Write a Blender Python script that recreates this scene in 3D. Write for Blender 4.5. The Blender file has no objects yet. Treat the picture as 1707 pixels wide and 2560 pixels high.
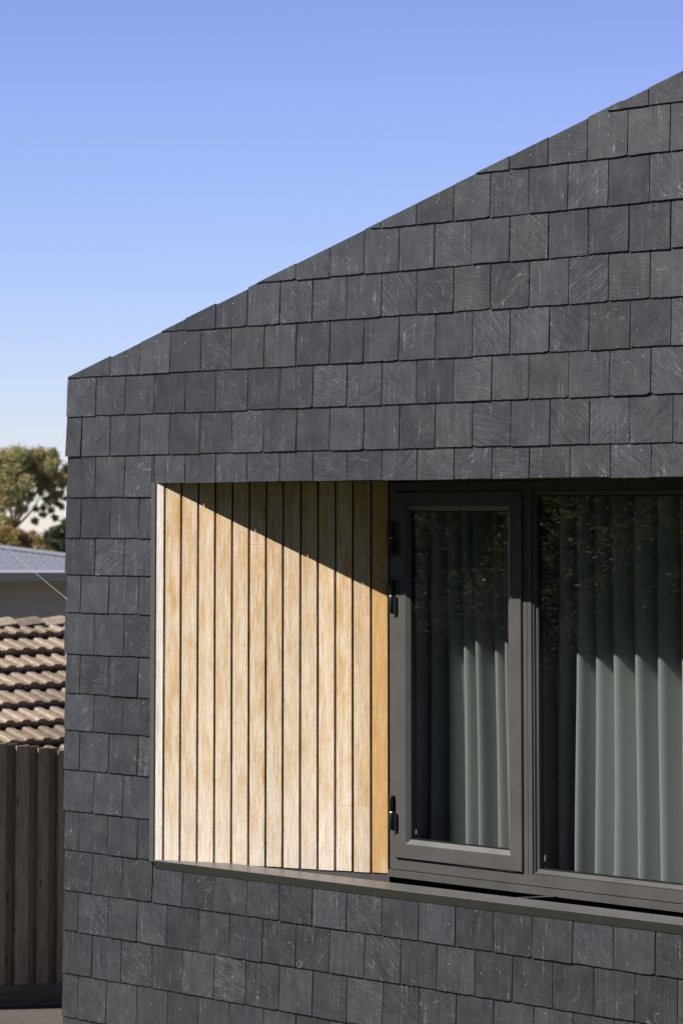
import bpy, math, random
from mathutils import Vector, Matrix

sc = bpy.context.scene
COL = sc.collection
CZ = 2.6                                  # eye height; heights below are written relative to it where 'e' is used
SUN = Vector((-0.42, -1.0, 1.25)).normalized()

# ------------------------------------------------------------------ helpers
class MB:
    """collects polygons with two point attributes: luv (local metres) and rnd (random colour)"""
    def __init__(self):
        self.v = []; self.f = []; self.m = []; self.uv = []; self.c = []; self.sm = []
    def add(self, verts, faces, uv=None, col=(0.5, 0.5, 0.5, 1), mat=0, smooth=False):
        b = len(self.v)
        self.v += [tuple(p) for p in verts]
        self.uv += [tuple(u) for u in (uv if uv else verts)]
        if isinstance(col, list): self.c += col
        else: self.c += [col] * len(verts)
        for f in faces:
            self.f.append([b + i for i in f]); self.m.append(mat); self.sm.append(smooth)
    def box(self, x0, x1, y0, y1, z0, z1, **k):
        vs = [(x, y, z) for z in (z0, z1) for y in (y0, y1) for x in (x0, x1)]
        self.add(vs, [(0, 1, 5, 4), (1, 3, 7, 5), (3, 2, 6, 7), (2, 0, 4, 6), (4, 5, 7, 6), (2, 3, 1, 0)], **k)
    def prism_y(self, pts, y0, y1, **k):          # pts in (x,z), counter-clockwise seen from -Y
        n = len(pts)
        vs = [(x, y0, z) for x, z in pts] + [(x, y1, z) for x, z in pts]
        fs = [tuple(range(n)), tuple(range(2 * n - 1, n - 1, -1))]
        fs += [(i, i + n, (i + 1) % n + n, (i + 1) % n) for i in range(n)]
        self.add(vs, fs, **k)
    def prism_z(self, pts, z0, z1, uvf=None, **k):  # pts in (x,y), counter-clockwise seen from above
        n = len(pts)
        vs = [(x, y, z0) for x, y in pts] + [(x, y, z1) for x, y in pts]
        fs = [tuple(range(n - 1, -1, -1)), tuple(range(n, 2 * n))]
        fs += [(i, (i + 1) % n, (i + 1) % n + n, i + n) for i in range(n)]
        self.add(vs, fs, uv=[uvf(*p) for p in vs] if uvf else None, **k)
    def tube(self, pts, rads, n=8, **k):
        pts = [Vector(p) for p in pts]; vs = []; fs = []
        for i, p in enumerate(pts):
            d = (pts[min(i + 1, len(pts) - 1)] - pts[max(i - 1, 0)]).normalized()
            a = d.cross(Vector((0.31, 0.17, 0.93))).normalized(); b = d.cross(a)
            r = rads[i] if isinstance(rads, (list, tuple)) else rads
            vs += [p + (a * math.cos(t) + b * math.sin(t)) * r for t in [2 * math.pi * j / n for j in range(n)]]
        for i in range(len(pts) - 1):
            for j in range(n):
                fs.append((i * n + j, i * n + (j + 1) % n, (i + 1) * n + (j + 1) % n, (i + 1) * n + j))
        fs.append(tuple(range(n - 1, -1, -1))); fs.append(tuple(range((len(pts) - 1) * n, len(pts) * n)))
        self.add(vs, fs, **dict(dict(smooth=True), **k))
    def mitre(self, x0, x1, z0, z1, profile, **k):  # mitred picture frame; profile = (inset, y)
        vs = []; fs = []
        for s, y in profile:
            vs += [(x0 + s, y, z0 + s), (x1 - s, y, z0 + s), (x1 - s, y, z1 - s), (x0 + s, y, z1 - s)]
        n = len(profile)
        for i in range(n):
            a = i * 4; b = ((i + 1) % n) * 4
            for j in range(4):
                fs.append((a + j, a + (j + 1) % 4, b + (j + 1) % 4, b + j))
        self.add(vs, fs, **k)
    def build(self, name, mats, parent=None, origin=None):
        me = bpy.data.meshes.new(name)
        o0 = Vector(origin) if origin else Vector((0, 0, 0))
        me.from_pydata([Vector(p) - o0 for p in self.v], [], self.f)
        for mt in (mats if isinstance(mats, list) else [mats]): me.materials.append(mt)
        me.polygons.foreach_set('material_index', self.m)
        me.polygons.foreach_set('use_smooth', self.sm)
        a = me.attributes.new('luv', 'FLOAT_VECTOR', 'POINT')
        a.data.foreach_set('vector', [c for u in self.uv for c in u])
        a = me.attributes.new('rnd', 'FLOAT_COLOR', 'POINT')
        a.data.foreach_set('color', [c for u in self.c for c in u])
        me.update()
        o = bpy.data.objects.new(name, me); COL.objects.link(o)
        o.location = o0
        if parent:
            o.parent = parent
            o.location = o0 - parent.location
        return o

def tag(o, label, cat, group=None):
    o['label'] = label; o['category'] = cat
    if group: o['group'] = group
    return o
def thing(name, loc, label, cat, group=None):
    o = bpy.data.objects.new(name, None); COL.objects.link(o); o.location = loc
    o.empty_display_size = 0.3
    return tag(o, label, cat, group)
def structure(o, kind='structure'):
    o['kind'] = kind; return o
def rc(r): return (r.random(), r.random(), r.random(), 1.0)

# ------------------------------------------------------------------ node helper
class NT:
    def __init__(self, name):
        self.mat = bpy.data.materials.new(name); self.mat.use_nodes = True
        self.t = self.mat.node_tree; self.t.nodes.clear()
        self.out = self.t.nodes.new('ShaderNodeOutputMaterial')
    def n(self, typ, **props):
        nd = self.t.nodes.new(typ)
        for k, v in props.items(): setattr(nd, k, v)
        return nd
    def l(self, a, b): self.t.links.new(a, b)
    def put(self, sock, v):
        if hasattr(v, 'is_output'): self.l(v, sock)
        elif isinstance(v, (tuple, list)) and len(v) == 3 and sock.type == 'RGBA': sock.default_value = (*v, 1)
        else: sock.default_value = v
    def attr(self, name):
        return self.n('ShaderNodeAttribute', attribute_name=name)
    def rgb(self, name='rnd'):
        a = self.attr(name); s = self.n('ShaderNodeSeparateColor'); self.l(a.outputs['Color'], s.inputs[0])
        return s.outputs[0], s.outputs[1], s.outputs[2], a.outputs['Color'], a.outputs['Alpha']
    def math(self, op, a, b=0.0, c=None, clamp=False):
        m = self.n('ShaderNodeMath', operation=op, use_clamp=clamp)
        self.put(m.inputs[0], a); self.put(m.inputs[1], b)
        if c is not None: self.put(m.inputs[2], c)
        return m.outputs[0]
    def vmath(self, op, a, b):
        m = self.n('ShaderNodeVectorMath', operation=op)
        self.put(m.inputs[0], a); self.put(m.inputs[1], b); return m.outputs[0]
    def comb(self, x, y, z):
        m = self.n('ShaderNodeCombineXYZ')
        self.put(m.inputs[0], x); self.put(m.inputs[1], y); self.put(m.inputs[2], z); return m.outputs[0]
    def sepv(self, v):
        m = self.n('ShaderNodeSeparateXYZ'); self.put(m.inputs[0], v); return m.outputs
    def noise(self, vec, scale=1.0, detail=3.0, rough=0.5, dist=0.0):
        m = self.n('ShaderNodeTexNoise')
        self.put(m.inputs['Vector'], vec)
        m.inputs['Scale'].default_value = scale; m.inputs['Detail'].default_value = detail
        m.inputs['Roughness'].default_value = rough; m.inputs['Distortion'].default_value = dist
        return m.outputs['Fac']
    def voro(self, vec, scale=1.0):
        m = self.n('ShaderNodeTexVoronoi'); self.put(m.inputs['Vector'], vec); m.inputs['Scale'].default_value = scale
        return m.outputs['Distance']
    def rng(self, v, a, b, c=0.0, d=1.0, smooth=False):
        m = self.n('ShaderNodeMapRange', clamp=True)
        if smooth: m.interpolation_type = 'SMOOTHSTEP'
        self.put(m.inputs[0], v)
        for i, x in enumerate((a, b, c, d)): self.put(m.inputs[1 + i], x)
        return m.outputs[0]
    def mix(self, f, a, b, mode='MIX'):
        m = self.n('ShaderNodeMix', data_type='RGBA', blend_type=mode)
        self.put(m.inputs[0], f); self.put(m.inputs[6], a); self.put(m.inputs[7], b)
        return m.outputs[2]
    def bump(self, h, strength=0.3, dist=0.002):
        m = self.n('ShaderNodeBump'); self.put(m.inputs['Height'], h)
        m.inputs['Strength'].default_value = strength; m.inputs['Distance'].default_value = dist
        return m.outputs[0]
    def bsdf(self, color, rough=0.6, spec=0.5, metal=0.0, normal=None, **extra):
        m = self.n('ShaderNodeBsdfPrincipled')
        self.put(m.inputs['Base Color'], color); self.put(m.inputs['Roughness'], rough)
        self.put(m.inputs['Specular IOR Level'], spec); self.put(m.inputs['Metallic'], metal)
        if normal is not None: self.l(normal, m.inputs['Normal'])
        for k, v in extra.items(): self.put(m.inputs[k], v)
        self.l(m.outputs[0], self.out.inputs[0]); return m
    def obj(self):
        return self.n('ShaderNodeTexCoord').outputs['Object']

M = {}
# --- slate: riven striations in each slate's own direction, streaks, chalky scratches
def slate_mat():
    t = NT('riven_slate')
    r, g, b, _, al = t.rgb()
    uv = t.attr('luv').outputs['Vector']
    rot = t.n('ShaderNodeVectorRotate', rotation_type='Z_AXIS'); t.l(uv, rot.inputs['Vector'])
    ang = t.math('MULTIPLY', t.math('SUBTRACT', r, 0.5), 2.6); t.l(ang, rot.inputs['Angle'])
    seed = t.math('MULTIPLY', g, 91.0)
    x, y, z = t.sepv(rot.outputs[0])
    ux, uy, uz = t.sepv(uv)
    wob = t.noise(t.comb(t.math('MULTIPLY', ux, 14), t.math('MULTIPLY', uy, 14), seed), 1, 2)
    yb = t.math('ADD', y, t.math('MULTIPLY', wob, 0.005))
    stri = t.noise(t.comb(t.math('MULTIPLY', x, 13), t.math('MULTIPLY', yb, 210), seed), 1, 3, 0.6)
    fine = t.noise(t.comb(t.math('MULTIPLY', x, 45), t.math('MULTIPLY', yb, 440), seed), 1, 3, 0.65)
    streak = t.noise(t.comb(t.math('MULTIPLY', ux, 130), t.math('MULTIPLY', uy, 5), seed), 1, 3, 0.55)
    blotch = t.noise(t.comb(t.math('MULTIPLY', ux, 11), t.math('MULTIPLY', uy, 11), seed), 1, 3, 0.55)
    grain = t.noise(t.comb(t.math('MULTIPLY', ux, 420), t.math('MULTIPLY', uy, 420), seed), 1, 2, 0.7)
    tone = t.rng(b, 0, 1, 0.70, 1.42)
    base = t.mix(t.rng(g, 0.05, 0.95), (0.0312, 0.0328, 0.0352), (0.0322, 0.0347, 0.0408))
    base = t.mix(t.rng(t.math('FRACT', t.math('MULTIPLY', g, 7.31)), 0.997, 0.999), base, (0.036, 0.0335, 0.0365))
    base = t.mix(t.rng(blotch, 0.45, 0.75, 0, 0.45), base, (0.031, 0.036, 0.034))
    v = t.math('MULTIPLY', tone, t.rng(blotch, 0.25, 0.75, 0.82, 1.18))
    amt = t.math('MULTIPLY_ADD', t.math('POWER', t.math('FRACT', t.math('MULTIPLY', b, 5.7)), 1.5), 0.95, 0.30)
    s1 = t.math('MULTIPLY', t.math('SUBTRACT', stri, 0.5), t.math('MULTIPLY', amt, 2.7))
    s2 = t.math('MULTIPLY', t.math('SUBTRACT', fine, 0.5), t.math('MULTIPLY_ADD', amt, 1.6, 0.9))
    s3 = t.math('MULTIPLY', t.math('SUBTRACT', streak, 0.5), 1.0)
    s4 = t.math('MULTIPLY', t.math('SUBTRACT', grain, 0.5), 1.5)
    v = t.math('MULTIPLY', v, t.math('ADD', 1.0, t.math('ADD', t.math('ADD', s1, s2), t.math('ADD', s3, s4))))
    v = t.math('MAXIMUM', v, 0.35)
    sc_ = t.n('ShaderNodeVectorMath', operation='SCALE'); t.l(base, sc_.inputs[0]); t.l(v, sc_.inputs['Scale'])
    col = sc_.outputs[0]
    # chalky marks: diagonal scratches, vertical run lines, specks, and a vein on some slates
    gate = t.noise(t.comb(t.math('MULTIPLY', ux, 16), t.math('MULTIPLY', uy, 16), t.math('ADD', seed, 9)), 1, 2)
    scr = t.math('MULTIPLY', t.rng(stri, 0.60, 0.70), t.rng(t.math('MULTIPLY', gate, amt), 0.44, 0.62))
    run = t.math('MULTIPLY', t.rng(streak, 0.60, 0.70), t.rng(gate, 0.42, 0.58))
    run = t.math('MULTIPLY', run, t.rng(t.noise(t.comb(t.math('MULTIPLY', ux, 90), t.math('MULTIPLY', uy, 90), seed), 1, 2), 0.42, 0.6))
    vn = t.noise(t.comb(t.math('MULTIPLY', x, 4.0), t.math('MULTIPLY', y, 9), t.math('ADD', seed, 33)), 1, 3, 0.45)
    vein = t.math('MULTIPLY', t.rng(t.math('ABSOLUTE', t.math('SUBTRACT', vn, 0.5)), 0.0, 0.008, 1, 0),
                  t.rng(t.math('FRACT', t.math('MULTIPLY', g, 3.77)), 0.70, 0.76))
    vein = t.math('MULTIPLY', t.math('MULTIPLY', vein, t.rng(grain, 0.4, 0.62)), t.rng(gate, 0.5, 0.6))
    speck = t.rng(t.voro(t.comb(t.math('MULTIPLY', ux, 30), t.math('MULTIPLY', uy, 24), seed), 1), 0.06, 0.12, 1, 0)
    chalk = t.math('ADD', t.math('ADD', t.math('MULTIPLY', scr, 0.34), t.math('MULTIPLY', run, 0.6)),
                   t.math('ADD', t.math('MULTIPLY', vein, 1.0), t.math('MULTIPLY', t.math('MULTIPLY', speck, 0.65), t.rng(t.math('ADD', gate, t.math('MULTIPLY', grain, 0.3)), 0.58, 0.82))), clamp=True)
    col = t.mix(chalk, col, (0.27, 0.28, 0.29))
    h = t.math('ADD', t.math('MULTIPLY', stri, 1.0), t.math('ADD', t.math('MULTIPLY', fine, 0.35), t.math('MULTIPLY', blotch, 0.8)))
    t.bsdf(col, t.rng(blotch, 0.3, 0.7, 0.44, 0.53), 0.9, normal=t.bump(h, 0.5, 0.0016))
    return t.mat
M['slate'] = slate_mat()

def simple(name, col, rough=0.5, spec=0.5, metal=0.0, var=0.12, scale=18.0, bump=0.0):
    t = NT(name); o = t.obj()
    nz = t.noise(o, scale, 4, 0.6)
    k = t.rng(nz, 0.25, 0.75, 1 - var, 1 + var)
    s = t.n('ShaderNodeVectorMath', operation='SCALE'); s.inputs[0].default_value = col; t.l(k, s.inputs['Scale'])
    t.bsdf(s.outputs[0], t.rng(nz, 0.3, 0.7, rough - 0.05, rough + 0.06), spec, metal,
           normal=t.bump(nz, bump, 0.003) if bump else None)
    return t.mat
M['backing'] = simple('dark_backing', (0.008, 0.008, 0.009), 0.8, 0.2)
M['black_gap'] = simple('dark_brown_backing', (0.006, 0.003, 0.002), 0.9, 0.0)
M['nail'] = simple('nail_metal', (0.30, 0.30, 0.31), 0.4, 0.5, 0.5)
M['frame'] = simple('grey_powder_coat', (0.086, 0.083, 0.078), 0.42, 0.5, 0, 0.09, 7)
M['sill'] = simple('sill_metal', (0.098, 0.094, 0.093), 0.36, 0.5, 0, 0.09, 9)
M['trim'] = simple('trim_metal', (0.085, 0.087, 0.083), 0.5, 0.4, 0, 0.06, 30)
M['seal'] = simple('black_rubber', (0.006, 0.006, 0.006), 0.5, 0.4)
M['hinge'] = simple('black_hinge', (0.008, 0.008, 0.009), 0.38, 0.5)
M['steel'] = simple('bright_steel', (0.62, 0.62, 0.62), 0.3, 0.5, 1.0)
M['room'] = simple('room_paint', (0.16, 0.15, 0.14), 0.8, 0.2)
M['label'] = simple('grey_sticker', (0.12, 0.12, 0.12), 0.6)

def wood_mat():
    t = NT('weathered_timber')
    r, g, b, _, _ = t.rgb()
    uv = t.attr('luv').outputs['Vector']; u, w, q = t.sepv(uv)     # u across the panel, w height above the sill, q = 0..1 amber board
    seed = t.math('MULTIPLY', r, 77.0)
    grain = t.noise(t.comb(t.math('MULTIPLY', u, 330), t.math('MULTIPLY', w, 9), seed), 1, 4, 0.65)
    pore = t.noise(t.comb(t.math('MULTIPLY', u, 560), t.math('MULTIPLY', w, 60), seed), 1, 2, 0.6)
    band = t.noise(t.comb(t.math('MULTIPLY', u, 60), t.math('MULTIPLY', w, 0.9), seed), 1, 2, 0.5)
    patch = t.noise(t.comb(t.math('MULTIPLY', u, 34), t.math('MULTIPLY', w, 4.2), seed), 1, 5, 0.66, 0.2)
    patch2 = t.noise(t.comb(t.math('MULTIPLY', u, 16), t.math('MULTIPLY', w, 5.0), seed), 1, 5, 0.68)
    amber = t.math('ADD', t.rng(patch, 0.42, 0.68), t.math('MULTIPLY', t.rng(patch2, 0.5, 0.66), 0.7), clamp=True)
    amber = t.math('ADD', t.math('MULTIPLY', amber, t.rng(g, 0, 1, 0.38, 0.75)), t.math('MULTIPLY', q, 0.8), clamp=True)
    # weathering: the foot of the boards is bleached by rain and sun, the sheltered head keeps its oil
    head = t.rng(w, 0.75, 1.75, 0, 0.55)
    amber = t.math('ADD', amber, t.math('MULTIPLY', head, t.rng(band, 0.3, 0.7, 0.5, 1.0)), clamp=True)
    bl = t.math('SUBTRACT', t.math('ADD', t.rng(w, 0.0, 0.5, 0.75, 0.0), t.rng(patch2, 0.35, 0.62, 0.30, -0.15)), t.math('MULTIPLY', q, 0.75), clamp=True)
    col = t.mix(amber, (0.84, 0.68, 0.505), (0.63, 0.385, 0.145))
    col = t.mix(t.math('MULTIPLY', bl, 0.85), col, (0.87, 0.78, 0.66))
    col = t.mix(t.math('MULTIPLY', q, -0.8, clamp=True), col, (0.90, 0.85, 0.78))
    col = t.mix(t.rng(band, 0.5, 0.75, 0, 0.35), col, (0.68, 0.43, 0.22))
    k = t.math('ADD', t.math('ADD', t.rng(grain, 0.3, 0.7, 0.66, 1.16), t.rng(pore, 0.28, 0.55, -0.24, 0.03)), t.rng(b, 0, 1, -0.06, 0.06))
    s = t.n('ShaderNodeVectorMath', operation='SCALE'); t.l(col, s.inputs[0]); t.l(k, s.inputs['Scale'])
    t.bsdf(s.outputs[0], 0.62, 0.3, normal=t.bump(t.math('ADD', grain, pore), 0.25, 0.0012))
    return t.mat
M['wood'] = wood_mat()

def glass_mat():
    t = NT('window_glass')
    lw = t.n('ShaderNodeLayerWeight'); lw.inputs['Blend'].default_value = 0.5
    p = t.math('POWER', lw.outputs['Facing'], 4.0)
    fac = t.math('MULTIPLY_ADD', p, 0.9, 0.065)
    tr = t.n('ShaderNodeBsdfTransparent'); tr.inputs[0].default_value = (0.84, 0.86, 0.85, 1)
    gl = t.n('ShaderNodeBsdfGlossy'); gl.inputs['Roughness'].default_value = 0.0; gl.inputs[0].default_value = (1, 1, 1, 1)
    mx = t.n('ShaderNodeMixShader'); t.l(fac, mx.inputs[0]); t.l(tr.outputs[0], mx.inputs[1]); t.l(gl.outputs[0], mx.inputs[2])
    t.l(mx.outputs[0], t.out.inputs[0]); return t.mat
M['glass'] = glass_mat()

def curtain_mat():
    t = NT('curtain_cloth')
    o = t.obj(); x, y, z = t.sepv(o)
    nz = t.noise(t.comb(t.math('MULTIPLY', x, 9), t.math('MULTIPLY', y, 9), t.math('MULTIPLY', z, 0.4)), 1, 2)
    wv = t.noise(t.comb(t.math('MULTIPLY', x, 600), t.math('MULTIPLY', y, 600), t.math('MULTIPLY', z, 600)), 1, 1)
    col = t.mix(nz, (0.46, 0.49, 0.475), (0.53, 0.525, 0.52))
    k = t.rng(wv, 0.3, 0.7, 0.92, 1.06)
    s = t.n('ShaderNodeVectorMath', operation='SCALE'); t.l(col, s.inputs[0]); t.l(k, s.inputs['Scale'])
    d = t.n('ShaderNodeBsdfDiffuse'); t.l(s.outputs[0], d.inputs[0])
    tl = t.n('ShaderNodeBsdfTranslucent'); tl.inputs[0].default_value = (0.20, 0.26, 0.23, 1)
    mx = t.n('ShaderNodeMixShader'); mx.inputs[0].default_value = 0.05
    t.l(d.outputs[0], mx.inputs[1]); t.l(tl.outputs[0], mx.inputs[2]); t.l(mx.outputs[0], t.out.inputs[0])
    return t.mat
M['curtain'] = curtain_mat()

def paling_mat():
    t = NT('weathered_paling')
    r, g, b, _, _ = t.rgb()
    u, w, q = t.sepv(t.attr('luv').outputs['Vector'])
    seed = t.math('MULTIPLY', r, 60.0)
    grain = t.noise(t.comb(t.math('MULTIPLY', u, 160), t.math('MULTIPLY', w, 4), seed), 1, 4, 0.6, 0.2)
    blot = t.noise(t.comb(t.math('MULTIPLY', u, 16), t.math('MULTIPLY', w, 2.6), seed), 1, 3, 0.6)
    knot = t.rng(t.voro(t.comb(t.math('MULTIPLY', u, 9), t.math('MULTIPLY', w, 3.6), seed), 1), 0.05, 0.16, 1, 0)
    col = t.mix(t.rng(blot, 0.3, 0.7), (0.38, 0.315, 0.205), (0.43, 0.37, 0.26))
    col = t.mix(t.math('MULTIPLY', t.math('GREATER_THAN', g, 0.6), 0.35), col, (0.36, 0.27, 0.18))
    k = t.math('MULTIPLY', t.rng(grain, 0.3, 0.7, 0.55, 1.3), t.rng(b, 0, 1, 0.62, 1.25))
    s = t.n('ShaderNodeVectorMath', operation='SCALE'); t.l(col, s.inputs[0]); t.l(k, s.inputs['Scale'])
    col = t.mix(t.math('MULTIPLY', knot, 0.75), s.outputs[0], (0.05, 0.036, 0.026))
    t.bsdf(col, 0.85, 0.2, normal=t.bump(grain, 0.4, 0.002)); return t.mat
M['paling'] = paling_mat()

def tile_mat():
    t = NT('concrete_roof_tile')
    r, g, b, _, _ = t.rgb(); o = t.obj()
    n1 = t.noise(o, 5, 4, 0.6); n2 = t.noise(o, 45, 3, 0.7); n3 = t.noise(o, 17, 3, 0.6)
    col = t.mix(t.rng(n1, 0.3, 0.7), (0.185, 0.135, 0.098), (0.235, 0.185, 0.14))
    col = t.mix(t.math('MULTIPLY', r, 0.45), col, (0.19, 0.13, 0.09))
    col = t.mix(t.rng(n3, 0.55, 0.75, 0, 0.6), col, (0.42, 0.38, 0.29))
    col = t.mix(t.math('MULTIPLY', g, 0.6), col, (0.40, 0.34, 0.27))  # paler by g, which holds painted sunlight on the rolls
    k = t.math('MULTIPLY', t.rng(n2, 0.3, 0.7, 0.62, 1.3), t.rng(b, 0, 1, 0.72, 1.25))
    s = t.n('ShaderNodeVectorMath', operation='SCALE'); t.l(col, s.inputs[0]); t.l(k, s.inputs['Scale'])
    t.bsdf(s.outputs[0], 0.85, 0.2, normal=t.bump(n2, 0.4, 0.006)); return t.mat
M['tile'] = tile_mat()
M['blue_steel'] = simple('pale_roof_steel', (0.19, 0.195, 0.22), 0.5, 0.5, 0.0, 0.05, 2)
M['gutter'] = simple('grey_gutter', (0.42, 0.42, 0.38), 0.4, 0.5, 0, 0.04, 4)
M['render'] = simple('grey_render', (0.46, 0.43, 0.36), 0.85, 0.2, 0, 0.06, 3)
M['brick'] = simple('brown_brick', (0.22, 0.14, 0.10), 0.85, 0.2, 0, 0.2, 9)
M['lip'] = simple('sunlit_edge', (0.85, 0.85, 0.85), 0.4)
M['screw_gap_shade'] = simple('dark_screw_gap_shade', (0.05, 0.05, 0.06), 0.5)  # for screws and the painted shade under the roof capping

def leaf_mat(name, ca, cb, cc, trans=0.3):
    t = NT(name); r, g, b, _, _ = t.rgb()
    col = t.mix(r, ca, cb); col = t.mix(t.rng(g, 0.62, 0.95), col, cc)
    k = t.rng(b, 0, 1, 0.6, 1.35)
    s = t.n('ShaderNodeVectorMath', operation='SCALE'); t.l(col, s.inputs[0]); t.l(k, s.inputs['Scale'])
    p = t.n('ShaderNodeBsdfPrincipled'); t.l(s.outputs[0], p.inputs['Base Color'])
    p.inputs['Roughness'].default_value = 0.45; p.inputs['Specular IOR Level'].default_value = 0.4
    tl = t.n('ShaderNodeBsdfTranslucent'); t.l(s.outputs[0], tl.inputs[0])
    mx = t.n('ShaderNodeMixShader'); mx.inputs[0].default_value = trans
    t.l(p.outputs[0], mx.inputs[1]); t.l(tl.outputs[0], mx.inputs[2]); t.l(mx.outputs[0], t.out.inputs[0])
    return t.mat
M['gum'] = leaf_mat('gum_leaves', (0.24, 0.25, 0.09), (0.41, 0.365, 0.14), (0.54, 0.37, 0.17))
M['gum_low'] = leaf_mat('olive_leaves', (0.25, 0.215, 0.065), (0.37, 0.285, 0.09), (0.44, 0.27, 0.11))
M['dark_leaf'] = leaf_mat('dark_leaves', (0.05, 0.065, 0.03), (0.09, 0.095, 0.04), (0.15, 0.115, 0.05))
M['hedge'] = leaf_mat('hedge_leaves', (0.15, 0.17, 0.07), (0.23, 0.235, 0.10), (0.36, 0.33, 0.19), 0.5)
M['bark'] = simple('bark', (0.085, 0.065, 0.05), 0.9, 0.2, 0, 0.3, 8, 0.5)

def ground_mat():
    t = NT('ground_gravel'); o = t.obj()
    n1 = t.noise(o, 0.7, 4, 0.6); n2 = t.noise(o, 30, 4, 0.7); n3 = t.noise(o, 140, 2, 0.7)
    col = t.mix(t.rng(n1, 0.35, 0.65), (0.085, 0.073, 0.060), (0.112, 0.098, 0.082))
    k = t.math('MULTIPLY', t.rng(n2, 0.3, 0.7, 0.75, 1.2), t.rng(n3, 0.3, 0.7, 0.75, 1.25))
    s = t.n('ShaderNodeVectorMath', operation='SCALE'); t.l(col, s.inputs[0]); t.l(k, s.inputs['Scale'])
    t.bsdf(s.outputs[0], 0.9, 0.2, normal=t.bump(n2, 0.4, 0.01)); return t.mat
M['ground'] = ground_mat()

# ------------------------------------------------------------------ the slate house
HX = 6.0                                     # house length along the street
house = thing('slate_house', (0, 0, 0), 'modern house wall clad in dark grey slates with a splayed timber window recess', 'house')
V0, VS = 0.634, 0.2875                        # verge line: z = V0 + VS * x
HEAD = 0.150; SILLB = -1.520; JX = 0.586      # opening head, cladding top below the sill, left edge of the opening

LINES = [0.635 + 0.182 * i for i in range(9, 0, -1)] + [0.635, 0.457, 0.276, 0.090, -0.094, -0.260, -0.430, -0.616, -0.793,
         -0.959, -1.134, -1.319, -1.494, -1.676, -1.856, -2.043, -2.236, -2.42, -2.60]
i0 = LINES.index(0.635)

def clip(poly, a, b, c):                      # keep a*x + b*z <= c
    out = []
    for i in range(len(poly)):
        p, q = poly[i], poly[(i + 1) % len(poly)]
        dp, dq = a * p[0] + b * p[1] - c, a * q[0] + b * q[1] - c
        if dp <= 0: out.append(p)
        if (dp < 0 < dq) or (dq < 0 < dp):
            k = dp / (dp - dq); out.append((p[0] + (q[0] - p[0]) * k, p[1] + (q[1] - p[1]) * k))
    return out
def area(p): return 0.5 * sum(p[i][0] * p[(i + 1) % len(p)][1] - p[(i + 1) % len(p)][0] * p[i][1] for i in range(len(p)))

rs = random.Random(11)
clad = MB()
def lay_slate(x0, x1, zb, zt, clips):
    r = rs
    full = zt - zb
    zb += r.gauss(0, 0.0009); g = 0.0017 + abs(r.gauss(0, 0.0008))
    if x0 > 0.01: x0 += g
    else: x0 += r.uniform(-0.010, 0.003)
    x1 -= g
    rot = r.gauss(0, 0.002)
    ed = lambda: r.gauss(0, 0.0006)
    pts = []
    nb = 9
    cutl, cutr = (r.uniform(0.002, 0.006) if r.random() < 0.18 else 0 for _ in 'ab')
    for i in range(nb + 1):
        f = i / nb; z = zb + ed() + (f - 0.5) * rot * 0.2
        if i == 0: z += cutl
        if i == nb: z += cutr
        pts.append((x0 + (x1 - x0) * f, z))
    for i in range(1, 7): pts.append((x1 + ed() * 0.8, zb + (zt + 0.03 - zb) * i / 7))
    pts.append((x1, zt + 0.03)); pts.append((x0, zt + 0.03))
    for i in range(6, 0, -1): pts.append((x0 + ed() * 0.8, zb + (zt + 0.03 - zb) * i / 7))
    vj = r.gauss(0, 0.003)
    vcut = False
    for a, b, c, isv in clips:
        n0 = len(pts); q = clip(pts, a, b, c + (vj if isv else r.gauss(0, 0.0012)))
        if isv and q != pts: vcut = True
        pts = q
    if len(pts) < 3 or area(pts) < 0.00012: return
    lift = 0.0056 + abs(r.gauss(0, 0.0010)) + (r.uniform(0.003, 0.006) if r.random() < 0.015 else 0)
    tw = r.gauss(0, 0.0010)
    top = 0.0075
    yf = lambda x, z: -(top + (zt - z) / full * lift + tw * (x - x0) / 0.2 * max(0, (zt - z) / full))
    front = [(x, yf(x, z), z) for x, z in pts]
    th = 0.0065
    back = [(x, y + th, z) for x, y, z in front]
    n = len(pts)
    su, sv = r.uniform(0, 50), r.uniform(0, 50)
    uv = [(x - x0 + su, z - zb + sv, 0) for x, z in pts]
    # most slates are riven down to the right, some the other way, a few upright
    d = r.random()
    an = r.uniform(0.45, 0.85) if d < 0.5 else (r.uniform(-0.8, -0.45) if d < 0.85 else r.uniform(0.1, 0.35))
    cc = (0.5 + an / 2.6, r.random(), r.random(), 1.0)
    fs = [tuple(range(n))] + [(i, i + n, (i + 1) % n + n, (i + 1) % n) for i in range(n)]
    clad.add(front + back, fs, uv=uv + uv, col=cc)
    if vcut:                                   # nail heads on the cut slates of the verge
        cx = sum(p[0] for p in pts) / n
        zl = V0 + VS * cx
        for zz in (zl - 0.035, zl - 0.105):
            if zz > zb + 0.03:
                y = yf(cx, zz) - 0.0012; k = [(cx + 0.0042 * math.cos(a * 1.047), y, zz + 0.0042 * math.sin(a * 1.047)) for a in range(6)]
                k2 = [(p[0], y + 0.002, p[2]) for p in k]
                clad.add(k + k2, [tuple(range(6))] + [(i, i + 6, (i + 1) % 6 + 6, (i + 1) % 6) for i in range(6)], mat=1)

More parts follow.
